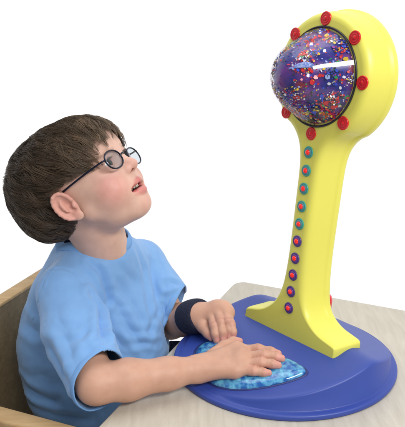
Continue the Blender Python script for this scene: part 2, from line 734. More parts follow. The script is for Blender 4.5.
# dome
DP = [(-0.002, 0.0566), (0.0008, 0.0566), (0.0018, 0.0556), (0.006, 0.0540), (0.013, 0.0505), (0.021, 0.0462), (0.029, 0.0422), (0.036, 0.0385), (0.043, 0.0340), (0.049, 0.0286), (0.054, 0.0222), (0.0580, 0.0150), (0.0602, 0.0075), (0.0608, 0.0006)]


def smooth_prof(pr, it=2):
    Q = np.array(pr)
    for _ in range(it):
        out = [Q[0]]
        for a, b_ in zip(Q[:-1], Q[1:]):
            out += [0.75 * a + 0.25 * b_, 0.25 * a + 0.75 * b_]
        out.append(Q[-1])
        Q = np.array(out)
    return [tuple(x) for x in Q]


DS = smooth_prof(DP)
dome_o = part('dome', mk('dome', revolve(DS, O, NN, 72)), M_CLEAR, toy)
Dh = np.array([h for h, r in DS])
Dr = np.array([r for h, r in DS])
# patterned core inside the clear shell
mc, nt, b = mat('dome_core', rough=0.25)
r1, n1, _ = noise_mix(nt, None, (0.012, 0.016, 0.22), (0.16, 0.03, 0.26), 38, 3, 0.42, 0.60)
r2, n2, _ = noise_mix(nt, None, (0, 0, 0), (1, 1, 1), 20, 2, 0.54, 0.62, stretch=(1, 1, 1.3))
n2.inputs['W' if 'W' in n2.inputs and n2.noise_dimensions == '4D' else 'Lacunarity'].default_value = 2.3
mx = nt.nodes.new('ShaderNodeMix')
mx.data_type = 'RGBA'
mx.inputs['B'].default_value = (0.30, 0.02, 0.05, 1)
nt.links.new(r2.outputs[0], mx.inputs['Factor'])
nt.links.new(r1.outputs[0], mx.inputs['A'])
nt.links.new(mx.outputs['Result'], b.inputs['Base Color'])
core_o = part('core', mk('core', revolve([(-0.0008, 0.0553), (0.0007, 0.0553)] + [(h - 0.0008, max(r - 0.0034 - 0.0012 * (h > 0.02), 0.0004)) for h, r in DS[2:-2]] + [(0.0575, 0.0005)], O, NN, 48)), mc, toy)
core_o.parent = dome_o
core_o.location = (0, 0, 0)
M_DARKRIM, _nt, _b = mat('dark_rim', (0.012, 0.013, 0.03), 0.3)
dr_ = part('rim', mk('rim', revolve([(-.001, .0555), (-.001, .0572), (.0012, .0575), (.0022, .0568), (.0022, .0560), (.0012, .0555)], O, NN, 96, caps=False)), M_DARKRIM, toy)
dr_.parent = dome_o
dr_.location = (0, 0, 0)
# confetti: many little discs and flakes floating between core and shell, heavier at the bottom
pal = [((0.75, 0.02, 0.02), .25), ((0.85, 0.62, 0.04), .17), ((0.85, 0.86, 0.9), .17), ((0.02, 0.32, 0.10), .08), ((0.03, 0.08, 0.60), .15), ((0.02, 0.02, 0.03), .1), ((0.35, 0.08, 0.4), .05), ((0.3, 0.42, 0.7), .04)]
conf_mats = []
for c, _ in pal:
    m_, nt_, b_ = mat('confetti', c, 0.2)
    conf_mats.append(m_)
V, F, MI = [], [], []
a_ = nrm(np.cross(NN, (0.3, 0.2, 0.9)))
b2 = np.cross(NN, a_)
wts = np.array([w for _, w in pal])
wts /= wts.sum()
NCONF = 2100
CLUST = [(rng.uniform(0.004, 0.052), rng.uniform(0, 2 * math.pi), rng.choice(len(pal), p=wts)) for _ in range(44)]
for i in range(NCONF):
    for _ in range(60):
        h = rng.uniform(0.001, 0.056)
        th = rng.uniform(0, 2 * math.pi)
        dirv = math.cos(th) * a_ + math.sin(th) * b2
        down = -dirv[2]
        side = -(dirv @ NN)
        if rng.random() < (0.20 + 0.8 * max(down + 0.15, 0) ** 1.2 + 0.25 * (h > 0.033)):
            break
    cl_ = None
    if rng.random() < 0.6:                               # most of it hangs together in drifts
        cl_ = CLUST[rng.integers(len(CLUST))]
        h = min(max(cl_[0] + rng.normal(0, 0.0038), 0.001), 0.057)
        th = cl_[1] + rng.normal(0, 0.10)
        dirv = math.cos(th) * a_ + math.sin(th) * b2
    R_ = np.interp(h, Dh, Dr) - 0.0012
    R_ -= rng.uniform(0, 0.0024)
    P = O + NN * h + dirv * R_
    n_ = nrm(dirv + NN * 0.6 + rng.normal(0, 0.35, 3))
    t1 = nrm(np.cross(n_, rng.normal(0, 1, 3)))
    t2 = np.cross(n_, t1)
    kind = cl_[2] if cl_ is not None and rng.random() < 0.7 else rng.choice(len(pal), p=wts)
    sz = rng.choice([0.0009, 0.0014, 0.0020, 0.0028], p=[.42, .36, .17, .05]) * rng.uniform(0.8, 1.2) * (0.75 if kind == 2 else 1.0)
    m = 6 if rng.random() < 0.7 else 4
    el = rng.uniform(0.5, 1.0) if m == 6 else rng.uniform(0.25, 0.6)
    i0 = len(V)
    for s_ in (0.00012, -0.00012):
        for j in range(m):
            t = 2 * math.pi * j / m
            V.append(P + sz * (math.cos(t) * t1 + el * math.sin(t) * t2) + n_ * s_)
    F.append(tuple(range(i0, i0 + m)))
    F.append(tuple(range(i0 + m, i0 + 2 * m))[::-1])
    MI += [kind, kind]
    for j in range(m):
        F.append((i0 + j, i0 + m + j, i0 + m + (j + 1) % m, i0 + (j + 1) % m))
        MI.append(kind)
me = bpy.data.meshes.new('confetti')
me.from_pydata([tuple(v) for v in V], [], F)
for m_ in conf_mats:
    me.materials.append(m_)
me.polygons.foreach_set('material_index', np.array(MI, np.int32))
cf = link('confetti', me, None, dome_o, smooth=False)
cf['kind'] = 'stuff'
# a pale blue oval flake near the top of the dome
fl_best = None
c_, s_ = math.cos(PITCH), math.sin(PITCH)
for ang_ in range(-60, 120, 3):
    for h_ in np.linspace(0.005, 0.055, 40):
        q = math.radians(ang_)
        dirv = math.sin(q) * EX + math.cos(q) * UP
        P = O + NN * h_ + dirv * (np.interp(h_, Dh, Dr) - 0.0016)
        rel = P - CAM
        dp_ = rel @ np.array([0, c_, -s_])
        e_ = (202.5 + FPX * rel[0] / dp_ - 303) ** 2 + (213.5 - FPX * (rel @ np.array([0, s_, c_])) / dp_ - 64.5) ** 2
        if dirv @ (CAM - P) > 0 and (fl_best is None or e_ < fl_best[0]):
            fl_best = (e_, ang_, h_)
_, fa_, fh_ = fl_best
V, F = [], []
for z_ in (0.0, -0.0003):
    for k_ in (1.0, 0.5, 0.02):
        for j in range(28):
            t = 2 * math.pi * j / 28
            h_ = fh_ + 0.0085 * k_ * math.cos(t)
            q = math.radians(fa_) + 0.125 * k_ * math.sin(t) - 0.10 * k_ * math.cos(t)
            dirv = math.sin(q) * EX + math.cos(q) * UP
            V.append(O + NN * h_ + dirv * (np.interp(h_, Dh, Dr) - 0.0010 + z_))
for side in (0, 3):
    for k_ in range(2):
        for j in range(28):
            a = (side + k_) * 28
            F.append((a + j, a + (j + 1) % 28, a + 28 + (j + 1) % 28, a + 28 + j))
    F.append(tuple((side + 2) * 28 + j for j in range(28)))
for j in range(28):
    F.append((j, (j + 1) % 28, 84 + (j + 1) % 28, 84 + j))
M_FLAKE, nt, b = mat('pale_blue_flake', (0.30, 0.42, 0.78), 0.25)
noise_mix(nt, b, (0.16, 0.26, 0.66), (0.42, 0.52, 0.82), 500, 2, 0.4, 0.6)
fo_ = link('flake', mk('flake', (V, F)), M_FLAKE, dome_o)
# white lamps inside the dome
M_LAMP, _nt, _b = mat('lit_lamp', (1, 1, 1), 0.3)
_b.inputs['Emission Color'].default_value = (1, 0.98, 1, 1)
_b.inputs['Emission Strength'].default_value = 3.0
lamp_me = mk('lamp', revolve([(-.002, .0015), (0, .0015), (.0010, .0012), (.0015, 0)], (0, 0, 0), (0, 0, 1), 20))
lamp_me.materials.append(M_LAMP)


def dome_pt(ang, h, inset):
    q = math.radians(ang)
    dirv = math.sin(q) * EX + math.cos(q) * UP
    return O + NN * h + dirv * (np.interp(h, Dh, Dr) - inset), nrm(dirv + 0.6 * NN)


for ang, h in ((18, 0.030), (42, 0.024), (85, 0.045), (122, 0.012)):
    P, n_ = dome_pt(ang, h, 0.004)
    o = link('lamp', lamp_me, None, dome_o)
    m = Vector(n_).to_track_quat('Z', 'Y').to_matrix().to_4x4()
    m.translation = Vector(P)
    o.matrix_local = m

# gel pad on the base
pad_px = [(195, 352), (197, 363), (203, 377), (213, 386), (233, 390.5), (258, 389), (283, 383.5), (299, 378), (307, 373.5), (303, 368), (292, 362.5), (276, 358), (256, 352.5), (236, 347), (217, 343), (203, 344)]


def on_base(x, y, lift=0.0):
    """point of the base's top under a viewing ray: used once to lay the pad out on the base"""
    d = at(x, y, 1.0) - CAM
    lo_, hi_ = 0.4, 1.4
    for _ in range(50):
        m_ = 0.5 * (lo_ + hi_)
        q = CAM + d * m_
        if q[2] > surf(q[0], q[1]) + lift:
            lo_ = m_
        else:
            hi_ = m_
    return CAM + d * lo_


PAD = np.array([on_base(x, y) for x, y in pad_px])
Q = PAD.copy()
for _ in range(2):
    nx = np.roll(Q, -1, 0)
    Q = np.stack([0.75 * Q + 0.25 * nx, 0.25 * Q + 0.75 * nx], 1).reshape(-1, 3)
pc = Q.mean(0)


def build_pad(scale_list):
    V, F = [], []
    n = len(Q)
    for s, z in scale_list:
        for p in Q:
            x, y = pc[0] + (p[0] - pc[0]) * s, pc[1] + (p[1] - pc[1]) * s
            zz_ = z
            V.append((x, y, surf(x, y) + zz_))
    for i in range(len(scale_list) - 1):
        for j in range(n):
            F.append((i * n + j, i * n + (j + 1) % n, (i + 1) * n + (j + 1) % n, (i + 1) * n + j))
    V.append((pc[0], pc[1], surf(pc[0], pc[1]) + scale_list[-1][1] + 0.0003))
    k0 = (len(scale_list) - 1) * n
    for j in range(n):
        F.append((k0 + j, k0 + (j + 1) % n, len(V) - 1))
    return V, F


mg, nt, b = mat('gel', (0.05, 0.35, 0.62), 0.16, Transmission_Weight=0.12, IOR=1.36)
r1, n1, _ = noise_mix(nt, b, (0.012, 0.13, 0.48), (0.17, 0.58, 0.84), 150, 6, 0.38, 0.66)
bump(nt, b, 60, 0.5, 0.003, 2)
b.inputs['Coat Weight'].default_value = 1.0
b.inputs['Coat Roughness'].default_value = 0.05
pad_o = part('gel_pad', mk('pad', build_pad([(1.0, 0.0004), (1.0, 0.0016), (0.985, 0.0032), (0.95, 0.0050), (0.88, 0.0068), (0.75, 0.0082), (0.5, 0.0090), (0.25, 0.0094)])), mg, toy)
M_RIMB = m_plastic('dark_blue_plastic', (0.022, 0.035, 0.17), 0.45, bs=0.0)
part('pad_surround', mk('ps', build_pad([(1.045, -0.002), (1.045, 0.0006), (1.03, 0.0012), (1.0, 0.0010), (0.97, 0.0006)])), M_RIMB, toy)

# ------------------------------------------------------------------ boy
BS = 0.0085                                            # head-local centimetres to scene metres
boy = thing('person', 'boy in light blue t-shirt and glasses looking up, hands on the blue base', 'person', (-0.27, 0.08, -0.25))


def rotm(y, p, r):
    cy, sy, cp, sp, cr, sr = math.cos(y), math.sin(y), math.cos(p), math.sin(p), math.cos(r), math.sin(r)
    return np.array([[cy, -sy, 0], [sy, cy, 0], [0, 0, 1]]) @ np.array([[cp, 0, -sp], [0, 1, 0], [sp, 0, cp]]) @ np.array([[1, 0, 0], [0, cr, -sr], [0, sr, cr]])


HR = rotm(math.radians(-16), math.radians(34), 0.0)
HT = at(78.0, 190.0, 0.820)


def h2w(P):
    return HT + BS * (np.asarray(P, float) @ HR.T)


def w2h(P):
    return ((np.asarray(P, float) - HT) / BS) @ HR


NECK_B = at(99, 257, 0.885)                            # base of the neck
nb = w2h(NECK_B)

# head field in head-local cm: x forward, y left, z up
H = Field((-11, -8.6, -16), (12, 8.6, 11.5), 0.125)
SK1 = (np.array([-0.4, 0, 2.9]), np.array([9.1, 7.1, 6.5]))
SK2 = (np.array([-4.3, 0, -0.4]), np.array([5.0, 5.7, 4.7]))
SK3 = (np.array([4.1, 0, 3.0]), np.array([5.2, 6.0, 4.9]))
H.ell(*SK1)
H.ell(*SK2, 2.0)
H.ell(*SK3, 2.0)                                       # forehead
H.ell((4.4, 0, -2.2), (4.7, 5.0, 5.5), 2.0)            # face
for s in (-1, 1):
    H.cap((2.4, 3.9 * s, -3.6), (7.0, 1.0 * s, -6.5), 1.55, 1.35, 1.6)   # jaw
    H.ell((6.0, 3.0 * s, -2.8), (2.6, 2.3, 2.4), 1.4)  # cheek
    H.cap((8.3, 1.3 * s, 2.3), (7.1, 4.0 * s, 2.0), 0.65, 0.55, 1.2)   # brow
H.ell((7.15, 0, -6.55), (1.65, 1.9, 1.4), 1.3)         # chin
H.ell((7.2, 0, -4.2), (2.1, 2.7, 2.2), 1.2)           # muzzle
H.cap(nb + (0.4, 0, -1.5), (0.4, 0, -2.5), 4.2, 4.2, 1.8)               # neck
H.ell((4.0, 0, -6.4), (3.2, 2.9, 1.6), 1.6)            # under the chin


def cut(Fd, c, r, k, R=None):
    Fd.ell_cut(c, r, k, R)


EYZ, EYX = 0.72, 7.55
for s in (-1, 1):
    cut(H, (9.5, 2.9 * s, EYZ + .1), (1.5, 1.75, 1.25), 0.9)           # eye socket
    H.ell((EYX, 3.0 * s, EYZ), (1.42, 1.45, 1.38), 0.25)               # lids over the eyeball
    H.cap((8.65, 1.9 * s, EYZ + .72), (8.15, 4.0 * s, EYZ + .55), 0.24, 0.2, 0.35)
    cut(H, (8.85, 3.0 * s, EYZ + .02), (1.0, 1.28, 0.50), 0.1)         # the opening between the lids
H.cap((8.15, 0, 1.3), (9.45, 0, -0.75), 0.7, 0.82, 0.9)  # nose bridge
H.ell((9.72, 0, -1.15), (1.0, 0.95, 0.82), 0.6)        # nose tip
for s in (-1, 1):
    H.ell((9.0, 0.95 * s, -1.42), (0.85, 0.60, 0.65), 0.45)
    cut(H, (9.62, 0.56 * s, -1.98), (0.46, 0.28, 0.40), 0.15)
cut(H, (9.75, 0, -2.9), (0.40, 0.28, 0.6), 0.4)       # philtrum


def lip_arc(x0, z0, zc, n=9, w=2.95, back=2.75):
    out = []
    for i in range(n):
        t = -1 + 2 * i / (n - 1)
        out.append((x0 - back * abs(t) ** 1.8, w * t, z0 + (zc - z0) * abs(t) ** 1.6))
    return np.array(out)


UPL = lip_arc(9.28, -3.50, -4.38)
LOL = lip_arc(8.98, -5.05, -4.48)
cut(H, (9.2, 0, -4.30), (3.2, 2.35, 0.72), 0.2)        # open mouth
H.chain(UPL, [0.16, 0.22, 0.27, 0.31, 0.31, 0.31, 0.27, 0.22, 0.16], 0.3)
H.chain(LOL, [0.2, 0.32, 0.44, 0.52, 0.55, 0.52, 0.44, 0.32, 0.2], 0.35)
# ears
ES = 0.86
for s in (-1, 1):
    eo = np.array([1.15, 6.45 * s, -1.25])
    ea = nrm((-0.02, 0.28 * s, 1.0))                   # long axis
    ef = nrm(np.cross(np.cross(ea, (1, -0.25 * s, 0.1)), ea))          # forward
    en = np.cross(ea, ef)                              # roughly outward
    if en[1] * s < 0:
        en = -en
    R_ = np.array([ef, ea, en])
    E_ = lambda o, r, k, R: H.ell(eo + ES * o, np.array(r) * ES, k * ES, R)
    Ec_ = lambda o, r, k, R: cut(H, eo + ES * o, np.array(r) * ES, k * ES, R)
    E_(en * 0.25 - ef * 0.2, (1.75, 2.75, 0.55), 0.45, R_)
    Ec_(en * 0.85 - ef * 0.15 + ea * 0.15, (1.15, 1.95, 0.62), 0.25, R_)
    hel = []
    for i in range(15):
        t = math.radians(-35 + 290 * i / 14)
        hel.append(eo + ES * (ef * (1.55 * math.cos(t) - 0.25) + ea * (2.5 * math.sin(t) + 0.35) + en * (0.55 + 0.15 * (math.cos(t) < 0))))
    hel = hel[2:]
    H.chain(hel, np.linspace(0.30, 0.27, len(hel)) * ES, 0.22)         # helix
    ah = [eo + ES * (ef * (-0.35 + 0.1 * i) + ea * (1.5 - 0.62 * i) + en * (0.52 + 0.04 * i) - ef * (0.45 * math.sin(i / 4 * math.pi))) for i in range(5)]
    H.chain(ah, np.array([0.22, 0.3, 0.32, 0.3, 0.26]) * ES, 0.25)     # antihelix
    Ec_(en * 0.75 + ef * 0.45 - ea * 0.35, (0.75, 0.95, 0.75), 0.25, R_)   # concha
    E_(en * 0.45 + ef * 0.95 - ea * 0.45, (0.35, 0.55, 0.38), 0.3, R_)     # tragus
    E_(en * 0.35 + ef * 0.35 - ea * 2.25, (0.85, 0.85, 0.42), 0.35, R_)    # lobe

HV, HQ = H.mesh()
HV = relax(HV, HQ, 2, 0.4)


def seg_dist(P, A):
    """distance from points to a polyline"""
    d = np.full(len(P), 1e9)
    for a, b_ in zip(A[:-1], A[1:]):
        ab = b_ - a
        t = np.clip(((P - a) @ ab) / (ab @ ab), 0, 1)
        d = np.minimum(d, np.linalg.norm(P - a - t[:, None] * ab, axis=1))
    return d


def blob(P, c, r, soft=1.0):
    q = np.linalg.norm((P - np.array(c)) / np.array(r), axis=1)
    return np.clip((1 + soft - q) / soft, 0, 1) ** 1.5 if soft else (q < 1).astype(float)


SKIN = np.array([0.70, 0.455, 0.37])
PINK = np.array([0.70, 0.33, 0.29])
LIPC = np.array([0.60, 0.16, 0.16])
EARC = np.array([0.70, 0.36, 0.30])


def mixc(C, c2, w):
    return C * (1 - w[:, None]) + np.asarray(c2) * w[:, None]


HC = np.tile(SKIN, (len(HV), 1))
for s in (-1, 1):
    HC = mixc(HC, PINK, 0.70 * blob(HV, (7.2, 4.0 * s, -2.6), (1.3, 1.6, 1.5), 1.6))
    HC = mixc(HC, EARC, 0.85 * blob(HV, (1.1, 7.2 * s, -1.2), (2.0, 1.1, 2.6), 0.5))
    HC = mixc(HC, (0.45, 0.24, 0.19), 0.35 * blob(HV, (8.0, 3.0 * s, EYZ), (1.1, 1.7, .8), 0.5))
HC = mixc(HC, PINK, 0.35 * blob(HV, (10.1, 0, -1.3), (0.9, 1.3, 0.9), 0.8))
HC = mixc(HC, PINK, 0.30 * blob(HV, (8.5, 0, -7.1), (1.0, 1.3, 1.0), 0.8))
HC = mixc(HC, LIPC, np.clip(1.9 - seg_dist(HV, UPL) / 0.34, 0, 1))
HC = mixc(HC, (0.55, 0.10, 0.115), np.clip(2.1 - seg_dist(HV, LOL) / 0.42, 0, 1))
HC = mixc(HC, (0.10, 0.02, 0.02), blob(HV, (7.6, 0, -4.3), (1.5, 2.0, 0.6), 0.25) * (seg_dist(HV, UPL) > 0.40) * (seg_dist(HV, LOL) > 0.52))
for s in (-1, 1):                                       # nostrils, brows
    HC = mixc(HC, (0.22, 0.07, 0.05), 0.9 * blob(HV, (9.57, 0.56 * s, -1.88), (0.40, 0.26, 0.32), 0.4))
    LASH = np.array([(8.75, 1.95 * s, EYZ + .42), (8.85, 3.0 * s, EYZ + .62), (8.1, 4.25 * s, EYZ + .30)])
    HC = mixc(HC, (0.05, 0.03, 0.025), 0.85 * np.clip(1.5 - seg_dist(HV, LASH) / 0.14, 0, 1))
    BRW = np.array([(8.9, 1.2 * s, 2.25), (8.6, 2.4 * s, 2.65), (7.8, 3.7 * s, 2.55), (7.0, 4.5 * s, 2.1)])
    HC = mixc(HC, (0.16, 0.10, 0.07), 0.85 * np.clip(1.5 - seg_dist(HV, BRW) / 0.36, 0, 1))


# ---- arms and hands
RS = at(66, 292, 0.83)
LS = at(141, 264, 0.965)
RE = at(96, 384.5, 0.733)
LE = at(171, 322, 0.945)
RW = on_base(198, 369, 0.022)
LW = at(197, 316, 0.870)


def joint(x, y, lift):
    d = at(x, y, 1.0) - CAM
    lo_, hi_ = 0.4, 1.4
    for _ in range(50):
        m_ = 0.5 * (lo_ + hi_)
        q = CAM + d * m_
        g = surf(q[0], q[1]) if ((q[0] - BX) / BA) ** 2 + ((q[1] - BY) / BB) ** 2 < 1 else 0.0
        if q[2] > max(g, 0) + lift:
            lo_ = m_
        else:
            hi_ = m_
    return CAM + d * lo_


UPV = np.array([0, -0.15, 1.0])


def hand(lo, hi, arm, palm, fingers, thumb, h=0.0009):
    Fd = Field(lo, hi, h)
    for (pts, rs) in arm:
        Fd.chain(pts, rs, 0.010)
    for (pts, rs) in palm:
        Fd.chain(pts, rs, 0.008)
    base = Fd.F.copy()
    res = base.copy()
    for pts, rs in fingers + [thumb]:
        Fd.F = base.copy()
        Fd.chain(pts, rs, 0.0045)
        res = np.minimum(res, Fd.F)
    Fd.F = res
    for pts, rs in fingers:
        ax_ = nrm(pts[-1] - pts[-2])
        up_ = nrm(UPV - ax_ * (UPV @ ax_))
        sd_ = np.cross(ax_, up_)
        Fd.ell(pts[-1] - ax_ * 0.0012 + up_ * (rs[-1] * 0.86), (.0040, .0030, .0011), 0.0006, np.array([ax_, sd_, up_]))
    V, Q_ = Fd.mesh()
    return relax(V, Q_, 2, 0.4), Q_


# right hand lying on the pad, fingers to the right
rk = [joint(237, 350.5, .0175), joint(241, 357, .0185), joint(240, 364, .0175), joint(235, 371, .0150)]     # knuckles
rp = [joint(258, 349, .0175), joint(263, 355, .0185), joint(260.5, 362.5, .0170), joint(253, 371, .0140)]   # middle joints
rd = [joint(270.5, 351.5, .0145), joint(275, 356.5, .0145), joint(271.5, 363.8, .0140), joint(263, 372.3, .0115)]
rt = [joint(278.5, 354, .0110), joint(282, 358.8, .0110), joint(278.5, 365.5, .0105), joint(269, 373.3, .0090)]
rfing = [([a, b_, c, d], r) for a, b_, c, d, r in zip(rk, rp, rd, rt, ([.0064, .0057, .0051, .0042], [.0066, .0058, .0052, .0043], [.0062, .0055, .0049, .0041], [.0056, .0049, .0044, .0037]))]
rpalm = [([RW, k], [.0125, .0082]) for k in rk] + [([RW + (rk[0] - RW) * .25, rk[0]], [.0120, .0085]), ([rk[0], rk[1], rk[2], rk[3]], [.0085, .0085, .0080, .0074])]
rth = ([joint(212, 357, .017), joint(224, 347, .014), joint(233, 342, .0125), joint(239.5, 341.3, .0105)], [.0095, .0076, .0062, .0046])
RSd = RS + (RE - RS) * 0.1
raw = nrm(np.cross(RW - RE, (0, 0, 1)))
rarm = [([RSd, RE], [.028, .0215]), ([RE, RE + (RW - RE) * .3, RE + (RW - RE) * .7, RW], [.0212, .0228, .0180, .0150])]
allp = np.array([RSd, RE, RW] + rk + rt + rth[0])
RHV, RHQ = hand(allp.min(0) - .034, allp.max(0) + .034, rarm, rpalm, rfing, rth, 0.0010)

# left hand: raised wrist in the band, fingers dropping onto the pad behind the right thumb
lk = [joint(211, 313, .030), joint(217, 308.5, .034), joint(223.5, 309, .033), joint(227.5, 313, .029)]
lp = [joint(214, 325, .026), joint(220.5, 321, .029), joint(227.5, 320.5, .028), joint(231, 324, .024)]
ldd = [joint(215.5, 334, .0175), joint(222.5, 332, .0185), joint(229.3, 330, .0185), joint(233, 332, .0160)]
lt = [joint(216.5, 340.5, .0095), joint(223, 340, .0095), joint(229.5, 337.5, .0100), joint(233, 337.5, .009)]
lfing = [([a, b_, c, d], r) for a, b_, c, d, r in zip(lk, lp, ldd, lt, ([.0066, .0060, .0054, .0046], [.0068, .0062, .0055, .0047], [.0064, .0058, .0052, .0045], [.0057, .0051, .0046, .0040]))]
lpalm = [([LW, k], [.0140, .0084]) for k in lk] + [(lk, [.0085, .0088, .0084, .0076])]
lth = ([LW + (lk[0] - LW) * .35 + np.array([-.002, -.008, -.006]), joint(203.5, 327, .019), joint(208, 333, .0145), joint(211.5, 338, .010)], [.0105, .0080, .0064, .0046])
LSd = LS + (LE - LS) * 0.1
larm = [([LSd, LE], [.030, .0235]), ([LE, LE + (LW - LE) * .4, LW], [.0230, .0220, .0172])]
allp = np.array([LSd, LE, LW] + lk + lt + lth[0])
LHV, LHQ = hand(allp.min(0) - .034, allp.max(0) + .034, larm, lpalm, lfing, lth, 0.0010)


def hand_col(V, tips, knucks, creases=()):
    C = np.tile(SKIN * np.array([0.86, 0.77, 0.69]), (len(V), 1))
    for t in tips:
        C = mixc(C, PINK, 0.7 * blob(V, t, (.006, .006, .006), 1.0))
    for t in knucks:
        C = mixc(C, PINK, 0.30 * blob(V, t, (.005, .005, .005), 1.0))
    for c, ax_ in creases:                              # crease shade at the finger joints, painted as darker lines
        q = V - c
        h_ = q @ ax_
        near = np.linalg.norm(q, axis=1) < 0.0085
        for o_ in (-0.0011, 0.0, 0.0012):
            C = mixc(C, SKIN * np.array([0.66, 0.52, 0.46]), near * 0.55 * np.exp(-((h_ - o_) / 0.00045) ** 2))
    return C


RHC = hand_col(RHV, rt + [rth[0][-1]], rk + rp, [(b_, nrm(c - a)) for a, b_, c in zip(rk, rp, rd)] + [(b_, nrm(c - a)) for a, b_, c in zip(rp, rd, rt)])
LHC = hand_col(LHV, lt + [lth[0][-1]], lk + lp, [(b_, nrm(c - a)) for a, b_, c in zip(lk, lp, ldd)])

# ---- trunk under the shirt and thighs
MID = (RS + LS) / 2
FW = nrm((0.86, -0.50, 0))
LF = nrm((0.50, 0.86, 0))
UZ = np.array([0, 0, 1.0])
TR = np.array([FW, LF, UZ])
CH, BE, HI = MID + UZ * -.075, MID - FW * .004 + UZ * -.165, MID - FW * .012 + UZ * -.255
Tf = Field(MID - (.24, .24, .34), MID + (.30, .24, .09), 0.004)
Tf.ell(CH, (.056, .084, .085), 0.02, TR)
Tf.ell(BE, (.060, .082, .10), 0.03, TR)
Tf.ell(HI, (.068, .088, .07), 0.03, TR)
Tf.cap(RS, NECK_B, .028, .036, .02)
Tf.cap(LS, NECK_B, .028, .036, .02)
TV, TQ = Tf.mesh()
TC = np.tile(SKIN, (len(TV), 1))

BV = np.concatenate([h2w(HV), RHV, LHV, TV])
o1, o2, o3 = len(HV), len(HV) + len(RHV), len(HV) + len(RHV) + len(LHV)
BQ = np.concatenate([HQ, RHQ + o1, LHQ + o2, TQ + o3])
me = mesh_np('body', BV, BQ)
set_col(me, np.concatenate([HC, RHC, LHC, TC]))
M_SKIN, nt, b = mat('skin', rough=0.48)
at_ = nt.nodes.new('ShaderNodeVertexColor')
at_.layer_name = 'Col'
r_, n_, mp_ = noise_mix(nt, None, (0.91, 0.87, 0.85), (1.04, 1.035, 1.03), 75, 9, 0.25, 0.72)
mu = nt.nodes.new('ShaderNodeMix')
mu.data_type = 'RGBA'
mu.blend_type = 'MULTIPLY'
mu.inputs['Factor'].default_value = 1.0
nt.links.new(at_.outputs[0], mu.inputs['A'])
nt.links.new(r_.outputs[0], mu.inputs['B'])
nt.links.new(mu.outputs['Result'], b.inputs['Base Color'])
b.inputs['Subsurface Weight'].default_value = 0.18
b.inputs['Subsurface Radius'].default_value = (1.0, 0.35, 0.2)
b.inputs['Subsurface Scale'].default_value = 0.004
b.inputs['Specular IOR Level'].default_value = 0.35
bump(nt, b, 900, 0.22, 0.0003, 4)
body = part('body', me, M_SKIN, boy)

# eyes and teeth
M_EYE, nt, b = mat('eye', (0.62, 0.59, 0.56), 0.1)
M_IRIS, _, _ = mat('iris', (0.022, 0.014, 0.010), 0.08)
for s in (-1, 1):
    gz = nrm((1, 0, 0.05))
    c = np.array([EYX, 3.0 * s, EYZ])
    V, F = revolve([(1.27 * math.cos(t), 1.27 * math.sin(t) + 1e-4) for t in np.linspace(0, math.pi, 24)], c, gz, 32, caps=False)
    me = mk('eye', (h2w(V), F))
    me.materials.append(M_EYE)
    e = part('eye', me, M_IRIS, boy)
    cw = h2w(c)
    fwd = HR @ gz
    for f in me.polygons:
        f.material_index = 1 if (np.array(f.center) - cw) @ fwd > 1.27 * BS * math.cos(math.radians(30)) else 0
M_TEETH, _, _ = mat('tooth_enamel', (0.72, 0.67, 0.56), 0.2)
tt = []
for i in range(8):
    t = (i - 3.5) / 3.5
    y = 1.5 * t
    x = 8.62 - 1.0 * abs(t) ** 1.9
    w, hgt = (0.19, 0.36) if abs(t) < 0.2 else (0.17, 0.29)
    V, F = revolve([(-hgt, .08), (-hgt * .85, w * .85), (0, w), (hgt, w)], (x, y, -3.90 - 0.12 * abs(t)), (-0.1, 0.06 * t, -1), 12)
    tt.append(([np.array(v) for v in V], F))
tv, tf = join(*tt)
part('teeth', mk('teeth', (h2w(tv), tf)), M_TEETH, boy)

# ---- trousers (only a sliver shows past the table edge)
Pf = Field(HI - (.16, .22, .10), HI + (.30, .22, .09), 0.004)
Pf.ell(HI + UZ * -.01, (.078, .100, .072), 0.03, TR)
for s, dz in ((-1, 0), (1, 0)):
    a = HI + LF * .045 * s + FW * .03 - UZ * .02
    Pf.cap(a, a + CF * .22 + UZ * .005, .054, .042, .03)
    Pf.cap(a + CF * .22, a + CF * .235 - UZ * .1, .042, .036, .02)
Pf.cap(HI + LF * .045, at(176, 360, 1.02), .052, .045, .03)
PV, PQ = Pf.mesh()
M_TROUS, nt, b = mat('dark_denim', rough=0.9)
noise_mix(nt, b, (0.012, 0.014, 0.025), (0.03, 0.034, 0.055), 300, 3)
part('trousers', mesh_np('trousers', PV, PQ), M_TROUS, boy)

# ---- shirt
NC = at(97.5, 236.0, 0.872)          # collar ring
NA = nrm(LF * 1.0 - FW * 0.10 + UZ * -.06)
NBx = nrm(FW * 0.92 + LF * 0.1 - UZ * 0.50)
NAX = np.cross(NBx, NA)
if NAX[2] < 0:
    NAX = -NAX
NRA, NRB = 0.0435, 0.0435


def neck_g(P):
    q = P - NC
    a, b_, h = q @ NA, q @ NBx, q @ NAX
    r = np.sqrt((a / NRA) ** 2 + (b_ / NRB) ** 2)
    return np.where(h > -0.035, (r - 1) * NRA, 1.0)


